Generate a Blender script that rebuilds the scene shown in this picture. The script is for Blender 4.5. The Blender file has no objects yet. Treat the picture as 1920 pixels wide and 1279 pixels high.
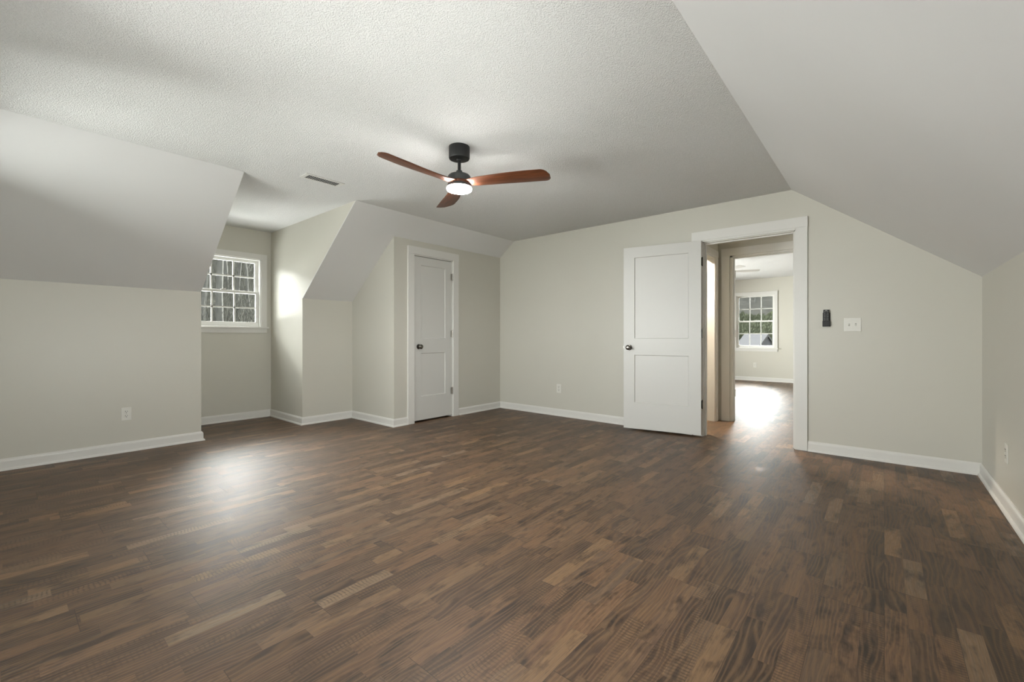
import bpy, bmesh, math, random
from mathutils import Vector, Matrix
from mathutils.geometry import delaunay_2d_cdt
PI = math.pi
C = bpy.context.scene.collection
sc = bpy.context.scene
random.seed(11)

# ---------------------------------------------------------------- dimensions (metres)
L1, L2, L3 = 5.27, 4.345, 6.198          # left knee wall, closet front, dormer window wall (all at -X)
Y1, Y2, Y3, D = 1.334, 2.347, 2.985, 4.832   # dormer cheeks, closet side, door wall
YB = -0.50                                # rear wall
H, K = 2.430, 1.505                       # ceiling, knee wall height
CL, CR, R = 4.075, -0.662, 0.565          # slope starts (left -CL, right CR), right knee wall
YH0, YH1 = 4.95, 5.90                     # hall
YF0, YF1 = 6.02, 11.70                    # far room
HX0, HX1 = -1.60, -0.42
TH = 0.12
GZ = -2.9                                 # outside ground level

# ---------------------------------------------------------------- camera
cam_d = bpy.data.cameras.new('camera'); cam = bpy.data.objects.new('camera', cam_d); C.objects.link(cam)
cam.location = (0, 0, 1.0505); cam.rotation_euler = (PI/2, 0, 0.7051)
cam_d.sensor_width = 36; cam_d.lens = 820.0/1920*36; cam_d.shift_y = -8.0/1920
cam_d.clip_start = 0.02; cam_d.clip_end = 600
sc.camera = cam

# ---------------------------------------------------------------- light and exposure
sc.view_settings.view_transform = 'Standard'; sc.view_settings.look = 'None'
sc.view_settings.gamma = 1; sc.view_settings.use_curve_mapping = False
sc.view_settings.exposure = 0.05
SKY = 6.0
w = bpy.data.worlds.new('overcast_sky'); sc.world = w; w.use_nodes = True
nt = w.node_tree; nt.nodes.clear()
o = nt.nodes.new('ShaderNodeOutputWorld'); tc = nt.nodes.new('ShaderNodeTexCoord')
def sky_part(name, strength, centre=None, power=10, col=(.985, .99, 1, 1)):
    b = nt.nodes.new('ShaderNodeBackground'); b.name = name; b.inputs[0].default_value = col; b.inputs[1].default_value = strength
    if centre:      # a broad bright stretch of cloud around one direction
        c = Vector(centre).normalized(); d = nt.nodes.new('ShaderNodeVectorMath'); d.operation = 'DOT_PRODUCT'; nt.links.new(tc.outputs['Generated'], d.inputs[0]); d.inputs[1].default_value = c
        m1 = nt.nodes.new('ShaderNodeMath'); m1.operation = 'MAXIMUM'; nt.links.new(d.outputs['Value'], m1.inputs[0]); m1.inputs[1].default_value = 0
        m2 = nt.nodes.new('ShaderNodeMath'); m2.operation = 'POWER'; nt.links.new(m1.outputs[0], m2.inputs[0]); m2.inputs[1].default_value = power
        m3 = nt.nodes.new('ShaderNodeMath'); m3.operation = 'MULTIPLY'; nt.links.new(m2.outputs[0], m3.inputs[0]); m3.name = name+'_gain'; m3.inputs[1].default_value = strength
        nt.links.new(m3.outputs[0], b.inputs[1])
    return b
b1 = sky_part('base', SKY); b2 = sky_part('north', 75, (-.05, .93, .35), 12); b3 = sky_part('west', 75, (-.9, .05, .42), 14)
a1 = nt.nodes.new('ShaderNodeAddShader'); a2 = nt.nodes.new('ShaderNodeAddShader')
nt.links.new(b1.outputs[0], a1.inputs[0]); nt.links.new(b2.outputs[0], a1.inputs[1]); nt.links.new(a1.outputs[0], a2.inputs[0]); nt.links.new(b3.outputs[0], a2.inputs[1]); nt.links.new(a2.outputs[0], o.inputs[0])
s_d = bpy.data.lights.new('sun', 'SUN'); s_d.energy = 18; s_d.angle = 0.03; s_d.color = (1, .95, .87)
sun = bpy.data.objects.new('sun', s_d); C.objects.link(sun)
sun.rotation_euler = Vector((-0.05, -0.66, -0.80)).to_track_quat('-Z', 'Y').to_euler()

def portal(loc, rot, sx, sy):
    d = bpy.data.lights.new('window_portal', 'AREA'); d.shape = 'RECTANGLE'; d.size = sx; d.size_y = sy
    d.cycles.is_portal = True
    ob = bpy.data.objects.new('window_portal', d); C.objects.link(ob); ob.location = loc; ob.rotation_euler = rot
portal((-L3-0.20, 1.815, 1.62), (PI/2, 0, PI/2), .86, .92)      # dormer window
portal((-2.35, YF1+0.20, 1.43), (PI/2, 0, PI), .82, 1.32)       # far room window
portal((-2.35, YB-0.20, 1.40), (PI/2, 0, 0), 4.05, 1.35)     # added rear windows
def fill_lamp(nm, loc, direction, sx, sy, e, col=(.995, .985, .965)):  # added area lamps outside the windows, kept out of view
    d = bpy.data.lights.new(nm, 'AREA'); d.shape = 'RECTANGLE'; d.size = sx; d.size_y = sy; d.energy = e; d.color = col
    ob = bpy.data.objects.new(nm, d); C.objects.link(ob); ob.location = loc; ob.rotation_euler = Vector(direction).to_track_quat('-Z', 'Y').to_euler()
fill_lamp('dormer_fill', (-8.5, 1.84, 4.0), (1, 0, -.62), 3.6, 2.2, 1250)  # added lamp above the sight lines, gives the floor glare
fill_lamp('dormer_high_fill', (-7.6, .75, 3.3), (1.3, 1.05, -1.6), 2.6, 2.2, 1200)  # added lamp, brightens the far dormer cheek
fill_lamp('dormer_up_fill', (-7.1, 1.45, .62), (.8, .45, 1), 1.0, 1.6, 430)  # added upward lamp below the sill, brightens the dormer ceiling
fill_lamp('rear_left_fill', (-4.1, YB-.75, 1.2), (1.4, .6, .18), 1.3, 1.2, 250)  # added fill behind the camera, aimed at the right side
fill_lamp('rear_right_fill', (-2.0, YB-.65, .85), (1.2, .45, .42), 1.6, .9, 240)  # added fill behind the camera, aimed at the right slope
fill_lamp('right_fill', (R+.45, .95, .80), (-1, 0, .40), 1.7, 1.0, 195)  # added fill shining in through the added right window
fill_lamp('far_room_side_fill', (-L1-.45, 8.9, .9), (1, 0, .3), 2.0, .9, 950)  # added fill brightening the far room from its side
try:
    sc.cycles.use_denoising = True; sc.cycles.max_bounces = 14; sc.cycles.diffuse_bounces = 10
    sc.cycles.glossy_bounces = 4; sc.cycles.transparent_max_bounces = 16; sc.cycles.sample_clamp_indirect = 3; sc.cycles.blur_glossy = 1.0
    sc.cycles.caustics_reflective = False; sc.cycles.caustics_refractive = False
except Exception: pass

# ---------------------------------------------------------------- materials
def srgb(h):
    h = h.lstrip('#'); v = [int(h[i:i+2], 16)/255 for i in (0, 2, 4)]
    return tuple(x/12.92 if x <= .04045 else ((x+.055)/1.055)**2.4 for x in v) + (1,)
class NT:
    def __init__(s, name):
        s.m = bpy.data.materials.new(name); s.m.use_nodes = True; s.t = s.m.node_tree; s.t.nodes.clear()
        s.out = s.n('ShaderNodeOutputMaterial'); s.b = s.n('ShaderNodeBsdfPrincipled'); s.l(s.b.outputs[0], s.out.inputs[0])
    def n(s, ty, **kw):
        x = s.t.nodes.new(ty)
        for k, v in kw.items(): setattr(x, k, v)
        return x
    def l(s, a, b): s.t.links.new(a, b)
    def put(s, inp, v):
        if hasattr(v, 'is_output') or isinstance(v, bpy.types.NodeSocket): s.l(v, inp)
        else: inp.default_value = v
    def math(s, op, a, b=None, c=None):
        x = s.n('ShaderNodeMath', operation=op); s.put(x.inputs[0], a)
        if b is not None: s.put(x.inputs[1], b)
        if c is not None: s.put(x.inputs[2], c)
        return x.outputs[0]
    def xyz(s, x, y, z=0.0):
        c = s.n('ShaderNodeCombineXYZ'); s.put(c.inputs[0], x); s.put(c.inputs[1], y); s.put(c.inputs[2], z); return c.outputs[0]
    def noise(s, vec, scale, detail=2, rough=.5, dist=0):
        x = s.n('ShaderNodeTexNoise'); s.l(vec, x.inputs['Vector']); x.inputs['Scale'].default_value = scale
        x.inputs['Detail'].default_value = detail; x.inputs['Roughness'].default_value = rough; x.inputs['Distortion'].default_value = dist
        return x.outputs['Fac']
    def mix(s, f, a, b, ty='MIX'):
        x = s.n('ShaderNodeMix', data_type='RGBA', blend_type=ty); s.put(x.inputs[0], f); s.put(x.inputs[6], a); s.put(x.inputs[7], b); return x.outputs[2]
    def mr(s, v, a, b, c, d):
        x = s.n('ShaderNodeMapRange'); s.put(x.inputs[0], v)
        for i, q in enumerate((a, b, c, d)): x.inputs[i+1].default_value = q
        return x.outputs[0]
    def bump(s, h, strength, dist):
        x = s.n('ShaderNodeBump'); s.l(h, x.inputs['Height']); x.inputs['Strength'].default_value = strength; x.inputs['Distance'].default_value = dist
        s.l(x.outputs[0], s.b.inputs['Normal'])
    def pos(s): return s.n('ShaderNodeNewGeometry').outputs['Position']
    def obj(s): return s.n('ShaderNodeTexCoord').outputs['Object']

def paint(name, col, rough=.55, bscale=0, bstr=0, bdist=.001, var=.02, spec=.3):
    t = NT(name); p = t.pos()
    v = t.noise(p, 1.3, 3)
    c2 = tuple(min(1, x*(1+var)) for x in col[:3])+(1,); c1 = tuple(x*(1-var) for x in col[:3])+(1,)
    t.put(t.b.inputs['Base Color'], t.mix(v, c1, c2))
    t.b.inputs['Roughness'].default_value = rough; t.b.inputs['Specular IOR Level'].default_value = spec
    if bscale: t.bump(t.noise(p, bscale, 3, .6), bstr, bdist)
    return t.m
def plain(name, col, rough=.4, metal=0, spec=.5, nz=.04):
    t = NT(name); v = t.noise(t.obj(), 35, 2)
    t.put(t.b.inputs['Base Color'], t.mix(v, tuple(x*(1-nz) for x in col[:3])+(1,), tuple(min(1, x*(1+nz)) for x in col[:3])+(1,)))
    t.b.inputs['Roughness'].default_value = rough; t.b.inputs['Metallic'].default_value = metal; t.b.inputs['Specular IOR Level'].default_value = spec
    return t.m

M = {}
M['wall'] = paint('greige_wall_paint', (.575, .56, .50, 1), .38, 260, .12, .0006, spec=.35)
M['slope'] = paint('white_slope_paint', (.71, .71, .705, 1), .45, 240, .12, .0006, spec=.3)
M['trim'] = paint('white_trim_paint', (.71, .70, .67, 1), .34, 0, var=.01, spec=.45)
M['door'] = paint('white_door_paint', (.63, .625, .60, 1), .36, 300, .05, .0003, var=.01, spec=.45)
M['plate'] = plain('white_plastic', (.69, .68, .63), .35)
M['slot'] = plain('dark_slot', (.03, .028, .025), .6)
M['toggle'] = plain('grey_toggle', (.36, .35, .32), .4)
M['black'] = plain('matte_black_metal', (.012, .012, .012), .45, spec=.3)
M['housing'] = plain('charcoal_housing', (.035, .037, .037), .42)
M['nickel'] = plain('satin_nickel', (.42, .40, .37), .3, 1)
M['bronze'] = plain('black_nickel', (.16, .15, .135), .22, 1)
M['vent'] = plain('white_vent_metal', (.72, .71, .68), .4)
M['vent_dark'] = plain('duct_shadow', (.03, .03, .028), .8)
M['vinyl'] = plain('white_window_vinyl', (.82, .82, .79), .3, nz=.01)
M['ext'] = plain('outside_siding', (.25, .24, .22), .8)
M['roofdark'] = plain('brown_shingle', (.02, .018, .016), .9)

t = NT('popcorn_ceiling'); p = t.pos()
a = t.noise(p, 150, 3, .62); v = t.n('ShaderNodeTexVoronoi'); t.l(p, v.inputs['Vector']); v.inputs['Scale'].default_value = 120
hgt = t.math('ADD', t.mr(a, .35, .7, 0, 1), t.math('MULTIPLY', v.outputs['Distance'], -.5))
t.put(t.b.inputs['Base Color'], t.mix(t.mr(a, .3, .7, 0, 1), (.70, .70, .69, 1), (.79, .79, .78, 1)))
t.b.inputs['Roughness'].default_value = .9; t.b.inputs['Specular IOR Level'].default_value = .15
t.bump(hgt, .7, .0048); M['ceil'] = t.m

# laminate floor: three strips to a board, boards along Y
t = NT('laminate_floor'); sep = t.n('ShaderNodeSeparateXYZ'); t.l(t.pos(), sep.inputs[0]); X, Y = sep.outputs[0], sep.outputs[1]
W = .066; BL = 1.29
def wn(vec, dim='2D'):
    x = t.n('ShaderNodeTexWhiteNoise', noise_dimensions='3D'); t.l(vec, x.inputs['Vector']); return x
xc = t.math('DIVIDE', X, W); col = t.math('FLOOR', xc); fx = t.math('FRACT', xc)
xb = t.math('DIVIDE', X, W*3); bcol = t.math('FLOOR', xb); fxb = t.math('FRACT', xb)
rb = wn(t.xyz(bcol, 3.3, 1.7)).outputs[0]
yb = t.math('ADD', t.math('DIVIDE', Y, BL), t.math('MULTIPLY', rb, 7.0)); brow = t.math('FLOOR', yb); fyb = t.math('FRACT', yb)
rc = wn(t.xyz(col, brow, 9.1)); rcol = rc.outputs[0]
# strips inside one board: 3 to 4 pieces with a random start
pieces = t.math('ADD', 2.2, t.math('MULTIPLY', rcol, 1.6))
ys = t.math('ADD', t.math('MULTIPLY', fyb, pieces), t.math('MULTIPLY', wn(t.xyz(col, brow, 4.4)).outputs[0], 1.0))
seg = t.math('FLOOR', ys); fys = t.math('FRACT', ys)
wid = wn(t.xyz(t.math('ADD', col, t.math('MULTIPLY', brow, 37.0)), seg, 2.0)); rnd = wid.outputs[0]
sc2 = t.n('ShaderNodeSeparateColor'); t.l(wid.outputs[1], sc2.inputs[0]); rA, rB, rC = sc2.outputs
ramp = t.n('ShaderNodeValToRGB'); t.l(rnd, ramp.inputs[0]); cr = ramp.color_ramp
stops = [(0, '#3a2c25'), (.14, '#4f3c31'), (.30, '#675042'), (.45, '#725847'), (.60, '#84664e'), (.74, '#98755a'), (.86, '#78665a'), (.94, '#bb9871'), (1, '#ad9c88')]
while len(cr.elements) < len(stops): cr.elements.new(.5)
for e, (q, h) in zip(cr.elements, stops): e.position = q; e.color = srgb(h)
offx = t.math('ADD', X, t.math('MULTIPLY', rA, 31.0)); offy = t.math('ADD', Y, t.math('MULTIPLY', rB, 53.0))
# broad streaks, fine grain, cathedral rings, saw marks, knots
streak = t.noise(t.xyz(t.math('MULTIPLY', offx, 22), t.math('MULTIPLY', offy, 2.6)), 1, 4, .6)
fine = t.noise(t.xyz(t.math('MULTIPLY', offx, 330), t.math('MULTIPLY', offy, 11)), 1, 3, .6)
warp = t.noise(t.xyz(t.math('MULTIPLY', offx, 7), t.math('MULTIPLY', offy, 1.5)), 1, 2, .45)
ring = t.math('SINE', t.math('ADD', t.math('MULTIPLY', warp, 60), t.math('MULTIPLY', offx, 330)))
ringm = t.mr(ring, -.2, 1, 0, 1)
saw = t.math('SINE', t.math('ADD', t.math('MULTIPLY', offy, 420), t.math('MULTIPLY', t.noise(t.xyz(t.math('MULTIPLY', offx, 14), t.math('MULTIPLY', offy, 6)), 1, 2), 14)))
sawon = t.mr(rC, .62, .70, 0, 1)
sawm = t.math('MULTIPLY', t.math('MULTIPLY', t.mr(saw, 0, 1, 0, 1), sawon), t.mr(streak, .4, .6, 0, 1))
blot = t.noise(t.xyz(t.math('MULTIPLY', offx, 13), t.math('MULTIPLY', offy, 5)), 1, 4, .65)
c1 = ramp.outputs[0]
c2 = t.mix(t.mr(streak, .36, .66, 0, .75), c1, t.mix(.62, c1, srgb('#a88a68')))
c3 = t.mix(t.mr(blot, .49, .66, 0, .9), c2, srgb('#34271f'))
c4 = t.mix(t.math('MULTIPLY', t.mr(fine, .35, .7, 0, 1), .5), c3, srgb('#43342b'))
c5 = t.mix(t.math('MULTIPLY', ringm, .38), c4, srgb('#b0906c'))
c6 = t.mix(t.math('MULTIPLY', sawm, .6), c5, srgb('#3f3129'))
gray = t.noise(t.xyz(X, Y), 1.1, 2)
c7 = t.mix(t.mr(gray, .4, .7, 0, .14), c6, srgb('#75675a'))
def edge(f, wd): # 1 near the edges of a 0..1 cell
    return t.math('GREATER_THAN', t.math('ABSOLUTE', t.math('SUBTRACT', f, .5)), .5-wd)
seam = t.math('MAXIMUM', edge(fxb, .005), edge(fyb, .0011))
seam2 = t.math('MAXIMUM', edge(fx, .008), edge(fys, .002))
c8 = t.mix(t.math('MULTIPLY', seam, .55), c7, srgb('#2a201b')); c9 = t.mix(t.math('MULTIPLY', seam2, .22), c8, srgb('#3a2d25'))
c10 = t.mix(1.0, c9, (.475, .432, .392, 1), 'MULTIPLY'); t.l(c10, t.b.inputs['Base Color'])
t.l(t.math('ADD', t.math('ADD', .40, t.math('MULTIPLY', fine, .10)), t.math('MULTIPLY', ringm, .06)), t.b.inputs['Roughness'])
t.b.inputs['Specular IOR Level'].default_value = .5
hh = t.math('SUBTRACT', t.math('ADD', t.math('MULTIPLY', fine, .35), t.math('MULTIPLY', ringm, .65)), t.math('MULTIPLY', seam, 1.2))
t.bump(hh, .45, .0008); M['floor'] = t.m

# fan blade walnut
t = NT('walnut_blade'); p = t.obj(); mp = t.n('ShaderNodeMapping'); t.l(p, mp.inputs[0]); mp.inputs['Scale'].default_value = (3, 30, 30)
a = t.noise(mp.outputs[0], 1.6, 4, .6, .6); b2 = t.noise(mp.outputs[0], 6, 3)
t.l(t.mix(t.mr(b2, .3, .7, 0, .4), t.mix(t.mr(a, .3, .7, 0, 1), srgb('#3e2012'), srgb('#6f4026')), srgb('#4b2816')), t.b.inputs['Base Color'])
t.b.inputs['Roughness'].default_value = .42; M['walnut'] = t.m

def emis(name, col, st):
    t = NT(name); e = t.n('ShaderNodeEmission'); e.inputs[0].default_value = col; e.inputs[1].default_value = st; t.l(e.outputs[0], t.out.inputs[0]); return t.m
M['lamp'] = emis('lit_diffuser', (1, .98, .95, 1), 222)

M['warm_lamp'] = emis('lit_warm_globe', (1, .87, .70, 1), 1500)

t = NT('window_glass'); tr = t.n('ShaderNodeBsdfTransparent'); tr.inputs[0].default_value = (.93, .95, .94, 1)
g = t.n('ShaderNodeBsdfGlossy'); g.inputs['Roughness'].default_value = .02; fr = t.n('ShaderNodeFresnel'); fr.inputs[0].default_value = 1.45
mx = t.n('ShaderNodeMixShader'); t.l(t.math('MULTIPLY', fr.outputs[0], .8), mx.inputs[0]); t.l(tr.outputs[0], mx.inputs[1]); t.l(g.outputs[0], mx.inputs[2]); t.l(mx.outputs[0], t.out.inputs[0])
M['glass'] = t.m

def earth(name, ca, cb, s1, s2, rough=.95):
    t = NT(name); p = t.pos(); n1 = t.noise(p, s1, 5, .7); n2 = t.noise(p, s2, 4, .7)
    t.put(t.b.inputs['Base Color'], t.mix(t.mr(t.math('ADD', n1, n2), .75, 1.25, 0, 1), ca, cb))
    t.b.inputs['Roughness'].default_value = rough; t.b.inputs['Specular IOR Level'].default_value = 0; return t.m
M['wood_hill'] = earth('leaf_litter_hillside', (0.0180, 0.0180, 0.0162, 1), (0.0270, 0.0279, 0.0261, 1), .5, 3)
M['far_hill'] = earth('far_leaf_litter', (0.0180, 0.0180, 0.0165, 1), (0.0330, 0.0330, 0.0300, 1), .5, 3)
M['lawn'] = earth('winter_grass', (0.0135, 0.0162, 0.0088, 1), (0.0257, 0.0297, 0.0162, 1), .2, 4)
M['bark'] = earth('grey_bark', (0.0458, 0.0458, 0.0429, 1), (0.1001, 0.1001, 0.0915, 1), 2, 12)
M['barkl'] = earth('pale_bark', (0.0784, 0.0764, 0.0706, 1), (0.1470, 0.1431, 0.1333, 1), 2, 12)
M['path'] = earth('pale_track', (0.0350, 0.0336, 0.0294, 1), (0.0490, 0.0469, 0.0420, 1), 1, 6)
M['shedroof'] = earth('pale_metal_roof', (0.0630, 0.0630, 0.0656, 1), (0.0714, 0.0714, 0.0740, 1), 1, 6, .6)
M['shedwall'] = earth('grey_shed_boards', (0.0600, 0.0600, 0.0636, 1), (0.0780, 0.0780, 0.0840, 1), 1, 6)
M['shedtrim'] = earth('white_shed_trim', (0.0614, 0.0614, 0.0614, 1), (0.0691, 0.0691, 0.0691, 1), 1, 6)
M['brush'] = earth('brushwood', (0.0372, 0.0372, 0.0321, 1), (0.1014, 0.1014, 0.0879, 1), 2, 12)
M['evergreen'] = earth('evergreen_hedge', (0.0286, 0.0325, 0.0208, 1), (0.0780, 0.0858, 0.0585, 1), 1.5, 9)

# ---------------------------------------------------------------- mesh helpers
def newobj(name, verts, faces, mat, parent=None, smooth=False):
    me = bpy.data.meshes.new(name); me.from_pydata([tuple(v) for v in verts], [], faces); me.update()
    bm = bmesh.new(); bm.from_mesh(me); bmesh.ops.recalc_face_normals(bm, faces=bm.faces[:]); bm.to_mesh(me); bm.free()
    for m in (mat if isinstance(mat, (list, tuple)) else [mat]): me.materials.append(m)
    if smooth:
        for p in me.polygons: p.use_smooth = True
        try: me.set_sharp_from_angle(angle=math.radians(38))
        except Exception: pass
    ob = bpy.data.objects.new(name, me); C.objects.link(ob)
    if parent: ob.parent = parent
    return ob
class MB:
    """collects shapes, built as ONE mesh object"""
    def __init__(s): s.v = []; s.f = []
    def add(s, vs, fs):
        k = len(s.v); s.v += [Vector(q) for q in vs]; s.f += [tuple(i+k for i in f) for f in fs]; return s
    def box(s, x0, x1, y0, y1, z0, z1):
        x0, x1 = sorted((x0, x1)); y0, y1 = sorted((y0, y1)); z0, z1 = sorted((z0, z1))
        return s.add([(x0,y0,z0),(x1,y0,z0),(x1,y1,z0),(x0,y1,z0),(x0,y0,z1),(x1,y0,z1),(x1,y1,z1),(x0,y1,z1)],
                     [(0,3,2,1),(4,5,6,7),(0,1,5,4),(1,2,6,5),(2,3,7,6),(3,0,4,7)])
    def bevbox(s, x0, x1, y0, y1, z0, z1, b=.002):
        x0, x1 = sorted((x0, x1)); y0, y1 = sorted((y0, y1)); z0, z1 = sorted((z0, z1))
        bm = bmesh.new(); bmesh.ops.create_cube(bm, size=1)
        for v in bm.verts: v.co = Vector(((x0+x1)/2+v.co.x*(x1-x0), (y0+y1)/2+v.co.y*(y1-y0), (z0+z1)/2+v.co.z*(z1-z0)))
        bmesh.ops.bevel(bm, geom=bm.edges[:], offset=b, segments=2, affect='EDGES', profile=.6)
        bm.verts.index_update(); s.add([v.co.copy() for v in bm.verts], [tuple(v.index for v in f.verts) for f in bm.faces]); bm.free(); return s
    def lathe(s, prof, n=40, M4=None):
        vs = []; fs = []
        for r, z in prof:
            for i in range(n):
                a = 2*PI*i/n; vs.append(Vector((r*math.cos(a), r*math.sin(a), z)))
        for j in range(len(prof)-1):
            for i in range(n):
                fs.append((j*n+i, j*n+(i+1) % n, (j+1)*n+(i+1) % n, (j+1)*n+i))
        fs.append(tuple(reversed(range(n)))); fs.append(tuple(range((len(prof)-1)*n, len(prof)*n)))
        if M4: vs = [M4 @ v for v in vs]
        return s.add(vs, fs)
    def tube(s, p, q, r0, r1, n=6):
        p = Vector(p); q = Vector(q); d = (q-p).normalized(); u = d.orthogonal().normalized(); w2 = d.cross(u); vs = []
        for c, r in ((p, r0), (q, r1)):
            for i in range(n):
                a = 2*PI*i/n; vs.append(c+u*(r*math.cos(a))+w2*(r*math.sin(a)))
        fs = [(i, (i+1) % n, n+(i+1) % n, n+i) for i in range(n)] + [tuple(reversed(range(n))), tuple(range(n, 2*n))]
        return s.add(vs, fs)
    def build(s, name, mat, parent=None, smooth=False): return newobj(name, s.v, s.f, mat, parent, smooth)

def tag(o, label=None, cat=None, kind=None, group=None):
    if label: o['label'] = label
    if cat: o['category'] = cat
    if kind: o['kind'] = kind
    if group: o['group'] = group
    return o
def empty(name, loc=(0, 0, 0), rz=0, label=None, cat=None, kind=None, group=None):
    o = bpy.data.objects.new(name, None); C.objects.link(o); o.location = loc; o.rotation_euler = (0, 0, rz); o.empty_display_size = .1
    return tag(o, label, cat, kind, group)
def copy_tree(o, parent=None):
    c = o.copy(); C.objects.link(c); c.parent = parent
    for ch in [x for x in bpy.data.objects if x.parent == o]: copy_tree(ch, c)
    return c

def slab_into(mb, outline, holes, fr, off):
    """planar polygon with holes, in the frame fr(u, v) -> Vector, given thickness by the vector off"""
    pts = []; edges = []; 
    for loop in [outline]+holes:
        k = len(pts); pts += [Vector(q) for q in loop]; n = len(loop); edges += [(k+i, k+(i+1) % n) for i in range(n)]
    vs, es, fs, *_ = delaunay_2d_cdt(pts, edges, [], 1, 1e-6)
    def inside(p, loop):
        c = False; n = len(loop)
        for i in range(n):
            (x0, y0), (x1, y1) = loop[i], loop[(i+1) % n]
            if (y0 > p.y) != (y1 > p.y) and p.x < (x1-x0)*(p.y-y0)/(y1-y0)+x0: c = not c
        return c
    keep = [f for f in fs if not any(inside(sum((vs[i] for i in f), Vector((0, 0)))/len(f), h) for h in holes)
            and inside(sum((vs[i] for i in f), Vector((0, 0)))/len(f), outline)]
    front = [fr(v.x, v.y) for v in vs]; n = len(front); off = Vector(off)
    V = front+[v+off for v in front]; F = [tuple(f) for f in keep]+[tuple(i+n for i in reversed(f)) for f in keep]
    cnt = {}
    for f in keep:
        for i in range(len(f)):
            a, b = f[i], f[(i+1) % len(f)]; cnt.setdefault(frozenset((a, b)), []).append((a, b))
    for e in cnt.values():
        if len(e) == 1: a, b = e[0]; F.append((b, a, a+n, b+n))
    mb.add(V, F)
def rect(u0, u1, v0, v1): return [(u0, v0), (u1, v0), (u1, v1), (u0, v1)]
def struct(o, label, cat): return tag(o, label, cat, 'structure')
def onX(x): return lambda u, v: Vector((x, u, v))     # u = Y, v = Z
def onY(y): return lambda u, v: Vector((u, y, v))     # u = X, v = Z
def onZ(z): return lambda u, v: Vector((u, v, z))

# ---------------------------------------------------------------- the room shell
fl = MB().box(-L3-TH, R+TH, YB-TH, YF1+TH, -.15, 0).build('floor', M['floor'])
struct(fl, 'brown three-strip laminate floor running through to the far room', 'floor')

m = MB(); slab_into(m, [(-CL, YB-TH), (CR, YB-TH), (CR, D+TH), (-CL, D+TH), (-CL, Y2), (-L3-TH, Y2), (-L3-TH, Y1), (-CL, Y1)], [], onZ(H), (0, 0, TH))
struct(m.build('ceiling', M['ceil']), 'flat textured white ceiling above the bedroom and dormer', 'ceiling')
# slope left: from (-CL,H) to (-L1,K)
def slopeL(y, s): return Vector((-CL+(-L1+CL)*s, y, H+(K-H)*s))
def slopeR(y, s): return Vector((CR+(R-CR)*s, y, H+(K-H)*s))
TS = .02; E4 = .0004; IN = .010
upL = Vector((-(H-K), 0, (L1-CL))).normalized()*TS; upR = Vector((H-K, 0, R-CR)).normalized()*TS
m = MB(); slab_into(m, rect(YB-TH, Y1-E4, 0, 1), [], slopeL, upL); struct(m.build('ceiling_slope_left', M['slope']), 'smooth white sloping ceiling above the left low wall, before the dormer', 'ceiling')
m = MB(); slab_into(m, rect(Y2+E4, D+TH, 0, 1), [], slopeL, upL); struct(m.build('ceiling_slope_closet', M['slope']), 'smooth white sloping ceiling between the dormer and the door wall', 'ceiling')
m = MB(); slab_into(m, rect(YB-TH, D+TH, 0, 1), [], slopeR, upR); struct(m.build('ceiling_slope_right', M['slope']), 'large smooth white sloping ceiling on the right side', 'ceiling')
# knee walls
m = MB(); slab_into(m, rect(YB-TH, Y1-E4, 0, K), [], onX(-L1), (-TS, 0, 0)); struct(m.build('wall_left', M['wall']), 'low greige wall at the left, holding an outlet', 'wall')
m = MB(); slab_into(m, rect(Y2+E4, D+TH, 0, K), [], onX(-L1), (-TS, 0, 0)); struct(m.build('wall_left_nook', M['wall']), 'narrow low greige wall between dormer and closet', 'wall')
m = MB(); slab_into(m, rect(YB-TH, D, 0, K), [rect(.25, 1.65, .58, 1.32)], onX(R), (TH, 0, 0)); struct(m.build('wall_right', M['wall']), 'low greige wall at the right under the big slope', 'wall')  # window opening added to let the right lamp in
# dormer
cheek = [(-L1-IN, 0), (-L1-IN, K+.004), (-CL-.013, H+.001), (-L3-TH, H+.001), (-L3-TH, 0)]
m = MB(); slab_into(m, cheek, [], onY(Y1), (0, -TH, 0)); struct(m.build('wall_dormer_near', M['wall']), 'side wall of the dormer nearer the camera, seen only as an edge', 'wall')
m = MB(); slab_into(m, cheek, [], onY(Y2), (0, TH, 0)); struct(m.build('wall_dormer_far', M['wall']), 'brightly lit side wall of the dormer to the right of its window', 'wall')
WU0, WU1, WZ0, WZ1 = 1.400, 2.226, 1.178, 2.056
m = MB(); slab_into(m, rect(Y1, Y2, 0, H), [rect(WU0, WU1, WZ0, WZ1)], onX(-L3), (-TH, 0, 0)); struct(m.build('wall_dormer_window', M['wall']), 'dormer end wall around and under the window', 'wall')
# closet
zs2 = K+(H-K)*(L1-L2)/(L1-CL)
m = MB(); slab_into(m, [(-L1, 0), (-L2-IN, 0), (-L2-IN, zs2-.008), (-L1, K)], [], onY(Y3), (0, .1, 0)); struct(m.build('wall_closet_side', M['wall']), 'side wall of the closet with its top cut to the slope', 'wall')
CU0, CU1, CZ = 3.255, 3.898, 2.062
m = MB(); slab_into(m, [(Y3+.0005, 0), (D, 0), (D, zs2), (Y3+.0005, zs2)], [rect(CU0, CU1, -.01, CZ)] if False else [], onX(-L2), (-.1, 0, 0)) if False else slab_into(m, [(Y3+.0005, 0), (CU0, 0), (CU0, CZ), (CU1, CZ), (CU1, 0), (D, 0), (D, zs2), (Y3+.0005, zs2)], [], onX(-L2), (-.1, 0, 0))
struct(m.build('wall_closet_front', M['wall']), 'closet front wall around the narrow closed door', 'wall')
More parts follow.
